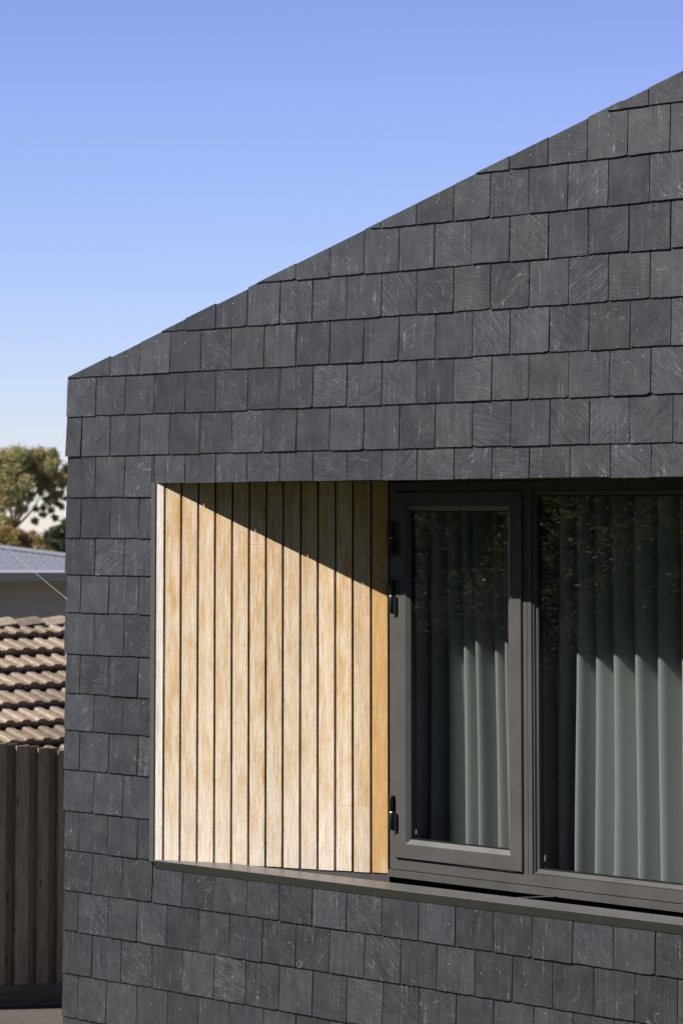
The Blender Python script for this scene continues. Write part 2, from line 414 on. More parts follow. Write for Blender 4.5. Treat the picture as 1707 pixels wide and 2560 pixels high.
verge = (-VS, 1.0, V0, True)
for li in range(len(LINES) - 1):
    zt, zb = LINES[li], LINES[li + 1]
    k = li + 1 - i0                            # course number below the corner
    half = (k % 2 == 0)
    x = 0.0; xs = [0.0]
    x = 0.1 if half else 0.2
    while x < HX:
        xs.append(x + rs.gauss(0, 0.0018)); x += 0.2
    xs.append(HX)
    for a, b in zip(xs, xs[1:]):
        if zb > V0 + VS * b + 0.01: continue
        if zt <= HEAD + 0.001 and zb >= SILLB - 0.001:         # beside the opening: only the pier
            if a < JX: lay_slate(a, b, zb, zt, [(1, 0, JX, False)])
        elif zt > HEAD and zb < HEAD:                          # head course: full on the pier, cut short over the opening
            if b <= JX: lay_slate(a, b, zb, zt, [verge])
            elif a >= JX: lay_slate(a, b, zb, zt, [verge, (0, -1, -HEAD, False)])
            else:
                lay_slate(a, min(b, JX), zb, zt, [verge]); lay_slate(JX - 0.0015, b, zb, zt, [verge, (0, -1, -HEAD, False)])
        elif zt > SILLB and zb < SILLB:                        # course cut by the sill
            if b <= JX + 0.02: lay_slate(a, b, zb, zt, [])
            else: lay_slate(a, b, zb, zt, [(0, 1, SILLB, False)])
        else:
            lay_slate(a, b, zb, zt, [verge])
for i in range(len(clad.v)): clad.v[i] = (clad.v[i][0], clad.v[i][1], clad.v[i][2] + CZ)
clad.build('slate_cladding', [M['slate'], M['nail']], house)

def shift(mb, dz=CZ):
    mb.v = [(x, y, z + dz) for x, y, z in mb.v]; return mb

OX1 = 4.62                                    # right end of the window opening
BOT = -CZ - 0.3                               # below ground
# wall behind the slates
w = MB()
vtop = lambda x: V0 + VS * x - 0.03
w.prism_y([(0.006, BOT), (JX + 0.002, BOT), (JX + 0.002, vtop(JX)), (0.006, vtop(0.006))], 0.003, 0.40)          # pier
w.prism_y([(JX + 0.002, HEAD + 0.012), (HX, HEAD + 0.012), (HX, vtop(HX)), (JX + 0.002, vtop(JX))], 0.0031, 0.46)   # head
w.box(JX + 0.002, HX, 0.0032, 0.46, BOT, -1.62)                                                                  # under the sill
w.box(1.66, OX1, 0.43, 0.4598, -1.62, -1.474)
w.box(OX1, HX, 0.0033, 0.4601, -1.62, HEAD + 0.012)                                                              # beyond the window
w.box(0.0061, 0.12, 0.40, 7.0, BOT, V0 - 0.05)                                                                   # gable side
w.box(HX - 0.12, HX - 0.001, 0.46, 7.0, BOT, V0 + VS * HX - 0.1)
w.box(0.12, HX - 0.12, 6.88, 7.0, BOT, V0 + 0.2)
shift(w).build('wall', M['backing'], house)
rf = MB()
rf.prism_y([(0.01, V0 - 0.04), (HX, V0 + VS * HX - 0.04), (HX, V0 + VS * HX - 0.006), (0.01, V0 - 0.006)], 0.004, 7.2)
shift(rf).build('roof', M['backing'], house)
rm = MB()
rm.box(0.13, HX - 0.13, 0.47, 6.85, -2.10, -2.0); rm.box(0.13, HX - 0.13, 0.47, 6.85, 0.36, 0.42)
rm.box(1.0, 1.08, 0.47, 4.2, -2.0, 0.36); rm.box(5.2, 5.28, 0.47, 4.2, -2.0, 0.36); rm.box(1.08, 5.2, 4.12, 4.2, -2.0, 0.36)
shift(rm).build('room_lining', M['room'], house)

# soffit and jamb trim
s = MB(); s.box(0.63, OX1, -0.004, 0.40, HEAD + 0.002, HEAD + 0.010)
shift(s).build('soffit', M['trim'], house)
P0 = Vector((0.6133, -0.012)); Q0 = Vector((1.6603, 0.380)); ed_ = (Q0 - P0).normalized(); nn = Vector((ed_.y, -ed_.x))
tr = MB()
tr.prism_z([(JX + 0.001, 0.02), (JX + 0.001, -0.0165), (0.6150, -0.0165), (0.6165, -0.0115), (0.6165, 0.02)], -1.500, HEAD)
shift(tr).build('jamb_trim', M['trim'], house)

# splayed timber lining
rw = random.Random(5)
edges = [0.0046, 0.0446, 0.1266, 0.2103, 0.2935, 0.3763, 0.4586, 0.5404, 0.6218, 0.7047, 0.7873, 0.8693, 0.9509, 1.0361, 1.1147]
tl = MB()
ZB, ZT = -1.4943, HEAD + 0.001
for i, (a, b) in enumerate(zip(edges, edges[1:])):
    a2 = a + (0.0048 if i else 0.0); b2 = b - (0.0048 if i < len(edges) - 2 else 0.001)
    ch = 0.0016
    prof = [(a2, 0.0074), (a2, ch), (a2 + ch, 0), (b2 - ch, 0), (b2, ch), (b2, 0.0074)]
    pts = [tuple(P0 + ed_ * s_ - nn * d_) for s_, d_ in prof]
    cuts = [ZB + rw.gauss(0, 0.0008)]
    if i in (2, 6, 9, 11): cuts.append({2: -0.01, 6: -0.12, 9: -1.02, 11: -1.22}[i])
    cuts.append(ZT)
    am = 1.0 if i == 13 else (0.25 if i == 12 else (-1.0 if i == 0 else 0.0))
    cc = rc(rw)
    for z0, z1 in zip(cuts, cuts[1:]):
        cc = (cc[0], cc[1], min(1, max(0, cc[2] + rw.gauss(0, 0.12))), 1.0)
        tl.prism_z(pts, z0 + (0.0003 if z0 != cuts[0] else 0), z1 - (0.0003 if z1 != ZT else 0),
                   uvf=lambda x, y, z, a=a, am=am: ((Vector((x, y)) - P0).dot(ed_), z - ZB, am), col=cc)
shift(tl).build('timber_lining', M['wood'], house)
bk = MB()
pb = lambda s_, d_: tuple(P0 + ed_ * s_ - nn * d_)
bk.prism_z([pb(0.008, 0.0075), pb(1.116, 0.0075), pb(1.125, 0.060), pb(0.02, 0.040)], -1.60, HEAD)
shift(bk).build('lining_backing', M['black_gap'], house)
fl = MB()
fl.prism_z([pb(0.02, 0.004), pb(1.118, 0.004), pb(1.118, 0.0073), pb(0.02, 0.0073)], -1.60, -1.4985)
shift(fl).build('flashing', M['sill'], house)

# window sill: folded metal, front lip with a mitred return, slightly out of level
sl = MB()
x0, x1 = 0.618, OX1 + 0.02
tz = lambda x: -1.4925 + 0.0040 * (x - x0)
ys = [(0.0, -0.034), (-0.034, -0.0), (-0.034, 0.0)]
sec = lambda x, dx=0.0: [(x + dx, -0.0110, tz(x) - 0.0365), (x, -0.032, tz(x)), (x, -0.030, tz(x) + 0.0015), (x, 0.118, tz(x) + 0.0025),
                         (x, 0.118, tz(x) - 0.12), (x, 0.113, tz(x) - 0.12), (x, 0.113, tz(x) - 0.003), (x, -0.0225, tz(x) - 0.0045), (x + dx, -0.0070, tz(x) - 0.0365)]
A = sec(x0 + 0.014, -0.014); B = sec(x1)
n = len(A)
sl.add(A + B, [tuple(range(n)), tuple(range(2 * n - 1, n - 1, -1))] + [(i, i + n, (i + 1) % n + n, (i + 1) % n) for i in range(n)])
sill = shift(sl).build('window_sill', M['sill'], house)
br = MB()
br.prism_z([(2.52, 0.155), (2.535, 0.15), (2.632, 0.335), (2.618, 0.342)], -1.4975, -1.4945)
shift(br).build('sill_bracket', M['frame'], sill)

# ------------------------------------------------------------------ window: fixed frame, casement sash, fixed pane
YF = 0.382
fr = MB()
ZH = HEAD - 0.004
fr.box(1.664, 1.700, YF, 0.5098, -1.472, ZH)                                   # hinge jamb
fr.box(1.700, OX1, YF, 0.4502, 0.108, ZH)                                      # head
fr.box(1.700, OX1, YF, 0.4504, -1.472, -1.4285)                                # bottom rail
fr.box(2.4145, 2.4345, YF, 0.5420, -1.4285, 0.108)                             # mullion, two strips with a fine groove
fr.box(2.4345, 2.4370, YF + 0.003, 0.4504, -1.4285, 0.108)
fr.box(2.4370, 2.4580, YF, 0.5420, -1.4285, 0.108)
fr.box(4.56, OX1, YF, 0.4508, -1.4285, 0.108)
fr.box(1.662, OX1, YF + 0.004, 0.4496, -1.4765, -1.472)                        # groove
fr.box(1.662, OX1, YF - 0.010, 0.4498, -1.505, -1.4765)                        # subsill
frame = shift(fr).build('window_frame', M['frame'], house)
gb = MB()
gb.mitre(2.458, 4.56, -1.4285, 0.108, [(0, 0.430), (0, 0.391), (0.0025, 0.389), (0.008, 0.389), (0.010, 0.398), (0.0205, 0.401), (0.0215, 0.430)])
shift(gb).build('glazing_bead', M['frame'], frame)
sg = MB(); sg.mitre(2.4775, 4.5405, -1.409, 0.0885, [(0, 0.4045), (0.006, 0.4045), (0.006, 0.425), (0, 0.425)])
shift(sg).build('glass_seal', M['seal'], frame)
pn = MB(); pn.box(2.4785, 4.5395, 0.407, 0.413, -1.408, 0.0875)
shift(pn).build('pane', M['glass'], frame)
lb = MB(); lb.box(2.500, 2.507, 0.4062, 0.4066, -1.375, -1.350)
shift(lb).build('glass_sticker', M['label'], frame)

sa = MB()
X0, X1, Z0, Z1 = 1.7040, 2.4105, -1.4235, 0.104
sa.mitre(X0, X1, Z0, Z1, [(0, 0.405), (0, 0.3745), (0.0022, 0.372), (0.0600, 0.372), (0.0625, 0.3735), (0.0760, 0.384), (0.0790, 0.386), (0.0790, 0.405)])
sash = shift(sa).build('casement_sash', M['frame'], house)
sg = MB(); sg.mitre(X0 + 0.072, X1 - 0.072, Z0 + 0.072, Z1 - 0.072, [(0, 0.3925), (0.0125, 0.3925), (0.0125, 0.405), (0, 0.405)])
shift(sg).build('glass_seal', M['seal'], sash)
pn = MB(); pn.box(X0 + 0.074, X1 - 0.074, 0.3955, 0.4015, Z0 + 0.074, Z1 - 0.074)
shift(pn).build('pane', M['glass'], sash)
lb = MB(); lb.box(1.800, 1.807, 0.3947, 0.3951, -1.322, -1.302)
shift(lb).build('glass_sticker', M['label'], sash)
for hz0, hz1 in ((-0.163, -0.017), (-0.409, -0.262), (-1.312, -1.166)):
    h = MB(); mid = (hz0 + hz1) / 2 + 0.002
    cyl = lambda z0, z1, r_, **k: h.tube([(1.694, 0.3605, z0), (1.694, 0.3605, z0 + 0.003), (1.694, 0.3605, z1 - 0.003), (1.694, 0.3605, z1)], [r_ * 0.82, r_, r_, r_ * 0.82], 14, **k)
    cyl(hz0 + 0.004, mid - 0.003, 0.0098); cyl(mid + 0.003, hz1, 0.0098)
    h.tube([(1.694, 0.3605, mid - 0.003), (1.694, 0.3605, mid + 0.003)], 0.0088, 14, mat=1)
    h.box(1.694, 1.7205, 0.3615, 0.3722, hz0, mid - 0.004); h.box(1.6835, 1.700, 0.366, 0.3825, mid + 0.004, hz1 - 0.003)
    shift(h).build('hinge', [M['hinge'], M['steel']], sash)

# ------------------------------------------------------------------ curtain
rcu = random.Random(8)
cu = MB()
xs = []; x = 1.60
folds = []
while x < 4.9:
    wl = rcu.uniform(0.078, 0.112); folds.append((x, wl, rcu.uniform(0.080, 0.115), rcu.uniform(0.32, 0.44))); x += wl
def cy(x):
    for fx, wl, am, pk in folds:
        if fx <= x < fx + wl:
            f = (x - fx) / wl
            # rounded ridge that rises quickly on its left side and falls back slowly
            p = f / pk if f < pk else 1 - (f - pk) / (1 - pk)
            return -am * (p - max(0.0, p - 0.62) ** 2 / 0.76) / 0.81
    return 0
NX = 1100; zs = [-1.95 + 2.29 * i / 14 for i in range(15)]
vs = []
for z in zs:
    for i in range(NX + 1):
        x = 1.60 + 3.25 * i / NX
        xx = x + 0.006 * math.sin(z * 1.7 + x * 5) + 0.004 * math.sin(z * 3.1 + x * 11)
        amp = 1.0 + 0.12 * math.sin(z * 2 + x * 7)
        vs.append((xx, 0.645 + cy(x) * amp + 0.006 * math.sin(x * 9 + z), z + CZ))
fs = [(j * (NX + 1) + i, j * (NX + 1) + i + 1, (j + 1) * (NX + 1) + i + 1, (j + 1) * (NX + 1) + i) for j in range(14) for i in range(NX)]
cu.add(vs, fs, smooth=True)
cur = cu.build('curtain', M['curtain'], origin=(3.2, 0.57, CZ - 1.95))
tag(cur, 'pale grey green pleated curtain hanging behind the dark framed window glass', 'curtain')

# ------------------------------------------------------------------ ground
s45 = math.sqrt(0.5)
FV = Vector((-s45, s45, 0)); RV = Vector((s45, s45, 0)); CAM = Vector((10.0902, -8.3318, CZ))
def gz(x, y):
    d = (Vector((x, y, 0)) - Vector((CAM.x, CAM.y, 0))).dot(FV)
    pts = [(-1e5, 0), (14, 0), (18.4, -0.50), (22, -0.95), (40, -2.6), (150, -3.6), (600, -18), (4000, -190)]
    for (a, za), (b, zb) in zip(pts, pts[1:]):
        if a <= d < b: return za + (zb - za) * (d - a) / (b - a)
    return -190
gm = MB()
ds = [-60, -30, -10, 0, 5, 10, 14, 16, 18.4, 20, 22, 26, 32, 40, 60, 90, 150, 250, 400, 600, 1000, 2000, 4000]
rr = [-3000, -1200, -400, -150, -60, -30, -15, -8, -4, 0, 4, 8, 15, 30, 60, 150, 400, 1200, 3000]
vs = []
for d in ds:
    for r_ in rr:
        p = CAM + FV * d + RV * r_; vs.append((p.x, p.y, gz(p.x, p.y)))
nr = len(rr)
gm.add(vs, [(j * nr + i, j * nr + i + 1, (j + 1) * nr + i + 1, (j + 1) * nr + i) for j in range(len(ds) - 1) for i in range(nr - 1)])
structure(gm.build('ground', M['ground']))

added_lawn = MB()  # unseen lawn, added dark to cut light bounced into the recess
added_lawn.add([(-1.4, -13, 0.004), (14, -13, 0.004), (14, -0.35, 0.004), (-1.4, -0.35, 0.004)], [(0, 1, 2, 3)])
structure(added_lawn.build('added_lawn', simple('added_lawn_grass', (0.035, 0.055, 0.015), 0.9, 0.1, 0, 0.3, 6, 0.5)))

# ------------------------------------------------------------------ paling fence beyond the corner
FX = -4.376
rf_ = random.Random(21)
fence = thing('paling_fence', (FX, 3.3, gz(FX, 3.3)), 'brown grey lapped timber paling fence in shade below the tiled roof', 'fence')
pt = {0: (3.0116, -1.4372), 1: (3.0991, -1.4462), 2: (3.1908, -1.4609), 3: (3.2831, -1.4705), 4: (3.3689, -1.4831), 5: (3.448, -1.4915), 6: (3.5349, -1.509), 7: (3.6223, -1.5154)}
base = lambda y: -2.957 - 0.0676 * (y - 3.0824)
for i in range(-9, 20):
    if i in pt: y0, zt = pt[i]
    else:
        y0 = 3.0116 + 0.0873 * i; zt = -1.4372 - 0.0112 * i + rf_.gauss(0, 0.003)
    y1 = pt[i + 1][0] if (i in pt and i + 1 in pt) else y0 + 0.0873
    front = (i % 2 == 0)
    p = MB(); xo = FX + (0.016 if front else 0.0)
    y0b, y1b = (y0 - 0.004, y1 + 0.006) if front else (y0 - 0.014, y1 + 0.014)
    z0 = base((y0 + y1) / 2) - 0.02
    dz = rf_.gauss(0, 0.0015)
    a_, b_ = rf_.uniform(0, 20), rf_.uniform(0, 20)
    vs = [(xo, y0b, z0), (xo, y1b, z0), (xo, y1b, zt + dz), (xo, y0b, zt - dz), (xo - 0.015, y0b, z0), (xo - 0.015, y1b, z0), (xo - 0.015, y1b, zt + dz), (xo - 0.015, y0b, zt - dz)]
    p.add(vs, [(0, 1, 2, 3), (5, 4, 7, 6), (1, 5, 6, 2), (4, 0, 3, 7), (3, 2, 6, 7), (4, 5, 1, 0)],
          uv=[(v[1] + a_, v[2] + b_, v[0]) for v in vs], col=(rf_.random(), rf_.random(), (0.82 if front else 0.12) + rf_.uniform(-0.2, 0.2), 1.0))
    shift(p).build('paling', M['paling'], fence)
def yz_board(name, y0, y1, za0, za1, h, x0, x1):
    p = MB()
    vs = [(x0, y0, za0 - h), (x0, y1, za1 - h), (x0, y1, za1), (x0, y0, za0), (x1, y0, za0 - h), (x1, y1, za1 - h), (x1, y1, za1), (x1, y0, za0)]
    p.add(vs, [(3, 2, 1, 0), (4, 5, 6, 7), (5, 1, 2, 6), (0, 4, 7, 3), (7, 6, 2, 3), (0, 1, 5, 4)], uv=[(v[2], v[1] * 0.6, 0) for v in vs], col=(0.3, 0.2, 0.05, 1))
    return shift(p).build(name, M['paling'], fence)
yz_board('plinth_board', 2.2, 4.7, base(2.2), base(4.7), 0.17, FX + 0.0165, FX + 0.040)
for dz in (0.25, 1.2): yz_board('rail', 2.2, 4.7, base(2.2) + dz, base(4.7) + dz, 0.07, FX - 0.055, FX - 0.0155)

# ------------------------------------------------------------------ tiled house behind the fence
rt = random.Random(3)
RP = Vector((-9.4787, 7.4547, CZ - 0.925))                     # a point of the ridge
E1 = RV * 0.788 + FV * 0.616; D1 = RV * 0.616 - FV * 0.788     # ridge direction and downhill direction
pit = math.radians(21.8); DN = D1 * math.cos(pit) - Vector((0, 0, math.sin(pit))); UPN = D1 * math.sin(pit) + Vector((0, 0, math.cos(pit)))
th = thing('tiled_house', RP + D1 * 2 + Vector((0, 0, gz(RP.x, RP.y) - RP.z)), 'neighbouring house with a weathered brown concrete tile roof rising over the fence', 'house')
tm = MB()
W = 0.150; L = 0.335; NR = 11
prof = [(0.0, 0.0), (0.34, 0.0), (0.44, 0.013), (0.48, 0.015), (0.80, 0.015), (0.86, 0.012), (1.0, 0.0)]
for row in range(NR):
    off = rt.uniform(-0.02, 0.02)
    for t_ in range(-16, 16):                                   # one tile carries two rolls
        u0 = t_ * 2 * W + off
        c = rc(rt); lift = rt.gauss(0, 0.003)
        pr_ = [(u0 + (k + f) * W, h) for k in (0, 1) for f, h in prof[:-1]] + [(u0 + 2 * W, 0.0)]
        s0, s1 = row * L - 0.04, (row + 1) * L
        top = [RP + E1 * u + DN * s0 + UPN * (h * 1.3 - 0.004) for u, h in pr_]
        lo = [RP + E1 * u + DN * (s1 + lift) + UPN * (h * 1.3 + 0.058 + lift) for u, h in pr_]
        lo2 = [RP + E1 * u + DN * (s1 + lift - 0.020) + UPN * (h * 1.3 + 0.002) for u, h in pr_]
        n = len(pr_)
        fs = [(n + i, n + i + 1, i + 1, i) for i in range(n - 1)] + [(2 * n + i, 2 * n + i + 1, n + i + 1, n + i) for i in range(n - 1)]
        pale = [(c[0], 1.0 if 0.010 < h < 0.0149 else (0.35 if h > 0.0149 else 0.0), c[2], 1.0) for u, h in pr_]  # paler roll flanks: sunlight painted into the tile colour
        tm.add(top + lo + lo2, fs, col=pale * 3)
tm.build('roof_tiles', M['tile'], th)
rg = MB()
for k in range(-14, 15):
    u0 = k * 0.27; c = rc(rt)
    vs = []
    for u, hh in ((u0 - 0.03, 0.035), (u0 + 0.27, 0.066)):
        for q, h in ((-0.15, -0.06), (-0.07, -0.014), (0, -0.004), (0.07, -0.014), (0.15, -0.055), (0.13, -0.075)):
            vs.append(RP + E1 * u + D1 * (q * (1 + hh)) + Vector((0, 0, hh + h)))
    rg.add(vs, [(i, i + 1, i + 7, i + 6) for i in range(5)] + [(11, 10, 9, 8, 7, 6), (0, 1, 2, 3, 4, 5)], col=c)
rg.build('ridge_capping', M['tile'], th)
rb = MB()
rb.add([RP + E1 * -4.9 - UPN * 0.03, RP + E1 * 4.9 - UPN * 0.03, RP + E1 * 4.9 + DN * NR * L - UPN * 0.03, RP + E1 * -4.9 + DN * NR * L - UPN * 0.03,
        RP + E1 * -4.9 - D1 * 3.4 - Vector((0, 0, 1.4)), RP + E1 * 4.9 - D1 * 3.4 - Vector((0, 0, 1.4))],
       [(0, 3, 2, 1), (0, 1, 5, 4), (3, 4, 5, 2), (0, 4, 3), (1, 2, 5)])
rb.build('roof_frame', M['black_gap'], th)
wl_ = MB()
cs = [RP + E1 * a + D1 * b for a, b in ((-4.6, -3.0), (4.6, -3.0), (4.6, 3.1), (-4.6, 3.1))]
zlo = gz(RP.x, RP.y) - 0.5; zhi = RP.z - 1.45
wl_.add([(p.x, p.y, zlo) for p in cs] + [(p.x, p.y, zhi) for p in cs], [(0, 1, 5, 4), (1, 2, 6, 5), (2, 3, 7, 6), (3, 0, 4, 7)])
wl_.build('wall', M['brick'], th)

# ------------------------------------------------------------------ grey house with the steel roof, farther back
GP = CAM + FV * 40 + RV * -4.305; GP.z = CZ - 0.7565           # middle of the gutter lip
gh = thing('steel_roofed_house', Vector((GP.x, GP.y, gz(GP.x, GP.y))), 'grey rendered house with a pale blue steel roof and grey gutter below the gum tree', 'house')
L0 = lambda r_, f_, z_: GP + RV * r_ + FV * f_ + Vector((0, 0, z_))
gm_ = MB()
# corrugated sheet: gutter edge level, top edge falling to the right
NC = 520; vs = []; w_ = 13.0
def topz(r_): return 0.245 - (r_ + 0.478) * 0.095
for i in range(NC + 1):
    r_ = -w_ / 2 + w_ * i / NC
    cz = 0.003 * math.cos(i * math.pi / 2)
    dpt = max(0.3, 3.0 * topz(r_) / 0.245)
    vs += [L0(r_, -0.03, 0.004 + cz), L0(r_, dpt, 0.004 + cz + 0.0817 * (dpt))]
gm_.add(vs, [(2 * i, 2 * i + 2, 2 * i + 3, 2 * i + 1) for i in range(NC)], smooth=True)
for row, f_ in enumerate((0.35, 1.05, 1.9, 2.55)):
    for k in range(-24, 25):
        r_ = k * 0.2 + 0.05 * row
        if f_ < 3.0 * topz(r_) / 0.245 - 0.2 and abs(r_) < 5:
            z_ = 0.0817 * f_ + 0.012
            gm_.add([L0(r_ - 0.009, f_, z_), L0(r_ + 0.009, f_, z_), L0(r_ + 0.009, f_ + 0.02, z_ + 0.013), L0(r_ - 0.009, f_ + 0.02, z_ + 0.013)], [(0, 1, 2, 3)], mat=1)
for k in range(-40, 26):                                        # dark patches painted as the shade in gaps under the capping
    r_ = k * 0.102; f_ = 3.0 * topz(r_) / 0.245 - 0.22
    if f_ > 0.3: gm_.add([L0(r_ - 0.03, f_, 0.0817 * f_ + 0.011), L0(r_ + 0.02, f_ - 0.03, 0.0817 * f_ + 0.011), L0(r_ + 0.03, f_ + 0.09, 0.0817 * f_ + 0.022), L0(r_ - 0.03, f_ + 0.10, 0.0817 * f_ + 0.022)], [(0, 1, 2, 3)], mat=1)
cp = MB()
a = [(-w_ / 2, 3.0 * topz(-w_ / 2) / 0.245), (1.9, max(0.3, 3.0 * topz(1.9) / 0.245))]
for (ra, fa), (rb_, fb) in zip(a, a[1:]):
    for o1, o2, z1, z2 in ((-0.16, 0.02, 0.012, 0.045), (0.02, 0.16, 0.045, 0.02)):
        cp.add([L0(ra, fa + o1, 0.0817 * (fa + o1) + z1), L0(rb_, fb + o1, 0.0817 * (fb + o1) + z1), L0(rb_, fb + o2, 0.0817 * fb + z2), L0(ra, fa + o2, 0.0817 * fa + z2)], [(0, 1, 2, 3)])
gm_.build('roof', [M['blue_steel'], M['screw_gap_shade']], gh)
cp.build('roof_capping', M['blue_steel'], gh)
gu = MB()
def strip(mb, r0, r1, sec):                                    # profile (f, z) extruded along the gutter
    n = len(sec); vs = [L0(r0, f_, z_) for f_, z_ in sec] + [L0(r1, f_, z_) for f_, z_ in sec]
    mb.add(vs, [tuple(range(n)), tuple(range(2 * n - 1, n - 1, -1))] + [(i, (i + 1) % n, (i + 1) % n + n, i + n) for i in range(n)])
strip(gu, -w_ / 2, w_ / 2, [(-0.13, 0.0), (-0.145, -0.004), (-0.145, -0.055), (-0.12, -0.075), (-0.12, -0.13), (-0.02, -0.13), (-0.02, -0.01), (-0.03, -0.01), (-0.03, -0.12), (-0.11, -0.12), (-0.125, -0.01)])
strip(gu, -w_ / 2, w_ / 2, [(-0.160, 0.010), (-0.160, -0.014), (-0.1455, -0.014), (-0.1455, 0.010)])  # white strip paints the sunlit line along the gutter lip
gu.m[-6:] = [1] * 6
gu.build('gutter', [M['gutter'], M['lip']], gh)
fa = MB(); strip(fa, -w_ / 2, w_ / 2, [(-0.018, -0.005), (-0.018, -0.165), (0.0, -0.165), (0.0, -0.005)])
strip(fa, -w_ / 2, w_ / 2, [(0.0, -0.15), (0.0, -0.165), (0.6, -0.165), (0.6, -0.15)])
fa.build('fascia', M['gutter'], gh)
gw = MB(); strip(gw, -w_ / 2 + 0.4, w_ / 2 - 0.4, [(0.55, -0.17), (0.55, -3.0), (5.0, -3.0), (5.0, -0.17)])
gw.build('wall', M['render'], gh)

# ------------------------------------------------------------------ overhead wire tied to the corner of the house
wr = MB()
p0 = Vector((-0.004, -0.004, CZ - 0.372)); p1 = CAM + FV * 30 + RV * -4.7 + Vector((0, 0, 0.86))
pts = []
for i in range(25):
    f = i / 24; p = p0.lerp(p1, f); p.z -= 0.25 * f * (1 - f); pts.append(p)
wr.tube(pts, 0.0011, 5)
wr.tube([p0, p0 + Vector((0, -0.004, -0.075))], 0.0015, 5)
wr.tube([p0 + Vector((0.02, 0.01, -0.0)), p0 + Vector((-0.004, -0.002, 0))], 0.005, 6)
wire = wr.build('overhead_wire', simple('pale_cable', (0.36, 0.33, 0.29), 0.6), origin=p0)
tag(wire, 'thin pale cable running from the slate corner up toward the gum tree', 'cable')

# ------------------------------------------------------------------ trees
def leaf_cloud(mb, c, rad, n, ln, wd, r, droop=0.5, tone=None):
    for _ in range(n):
        while True:
            q = Vector((r.uniform(-1, 1), r.uniform(-1, 1), r.uniform(-1, 1)))
            if q.length < 1 and q.length > 0.15: break
        k = r.random() ** 0.35
        p = c + Vector((q.x * rad[0], q.y * rad[1], q.z * rad[2])) * k / max(q.length, 0.5)
        ax_ = Vector((r.gauss(0, 1), r.gauss(0, 1), r.gauss(-droop, 0.8))).normalized()
        sd = ax_.cross(Vector((r.gauss(0, 1), r.gauss(0, 1), r.gauss(0, 1)))).normalized()
        l_ = ln * r.uniform(0.6, 1.3); w_ = wd * r.uniform(0.7, 1.2)
        col = (min(1, max(0, r.gauss(tone[0], 0.22))), min(1, max(0, r.gauss(tone[1], 0.2))), r.random(), 1) if tone else rc(r)
        mid = p + ax_ * l_ * 0.45 + sd.cross(ax_) * l_ * 0.06
        mb.add([p, mid + sd * w_ / 2, p + ax_ * l_, mid - sd * w_ / 2], [(0, 1, 2, 3)], col=col)

def far_tree(name, label, base, px, clumps, limbs, leafmat, seed, ln, wd, dens, trunk_r, fork, dspread):
    """clumps and limbs in picture-like (right, up) units of px metres about the fork, spread in real depth"""
    r = random.Random(seed)
    root = thing(name, base, label, 'tree')
    at = lambda a, b, d: base + Vector((0, 0, fork)) + RV * (a * px) + Vector((0, 0, b * px)) + FV * d
    cr = MB(); tk = MB()
    tk.tube([base - Vector((0, 0, 0.4)), base + Vector((0.05, 0.05, fork * 0.5)), at(0, 0, 0)], [trunk_r * 1.3, trunk_r, trunk_r * 0.8], 9)
    cs = []
    for a, b, rd in clumps:
        d = r.uniform(-1, 1) * dspread
        c = at(a, b, d); cs.append((c, rd * px))
        tone = (r.uniform(0.15, 0.85), r.uniform(0.2, 0.72))
        sub = max(3, int(rd / 2.6))
        for _ in range(sub):                                     # each clump is several loose leafy sprays
            o = Vector((r.gauss(0, 0.45), r.gauss(0, 0.45), r.gauss(0, 0.42))) * rd * px
            tn = (tone[0] + r.gauss(0, 0.15), tone[1] + r.gauss(0, 0.15)); sp = rd * px * r.uniform(0.18, 0.36)
            for _ in range(int(dens * (0.45 + rd / 40))):
                p = c + o + Vector((r.gauss(0, sp), r.gauss(0, sp), r.gauss(0, sp * 0.8)))
                a_ = Vector((r.gauss(0, 1), r.gauss(0, 1), r.gauss(-0.9, 0.8))).normalized()
                sd = a_.cross(Vector((r.gauss(0, 1), r.gauss(0, 1), r.gauss(0, 1)))).normalized()
                l_ = ln * r.uniform(0.6, 1.4); w_ = wd * r.uniform(0.7, 1.2); mid = p + a_ * l_ * 0.45
                cr.add([p, mid + sd * w_ / 2, p + a_ * l_, mid - sd * w_ / 2], [(0, 1, 2, 3)],
                       col=(min(1, max(0, r.gauss(tn[0], 0.2))), min(1, max(0, r.gauss(tn[1], 0.18))), r.random(), 1))
    for ln_ in limbs:
        pts = [at(0, 0, 0)] + [at(a, b, r.uniform(-0.5, 0.5) * dspread * (i + 1) / len(ln_)) for i, (a, b) in enumerate(ln_)]
        n = len(pts); tk.tube(pts, [trunk_r * 0.62 * (1 - 0.8 * i / (n - 1)) for i in range(n)], 7)
        for (c, rd) in cs:                                       # twigs to the clumps near the limb's tip
            if (c - pts[-1]).length < rd * 1.8 + 0.4:
                tk.tube([pts[-1], (pts[-1] + c) / 2 + Vector((r.gauss(0, 0.06), r.gauss(0, 0.06), 0.08)), c], [trunk_r * 0.14, trunk_r * 0.09, trunk_r * 0.04], 5)
    tk.build('trunk', M['bark'], root); cr.build('crown', leafmat, root)
    return root
PX = 150 / 6540.8
b0 = CAM + FV * 150 + RV * ((35 - 784) * PX); b0.z = gz(b0.x, b0.y)
fk = (CZ - 0.63) - b0.z
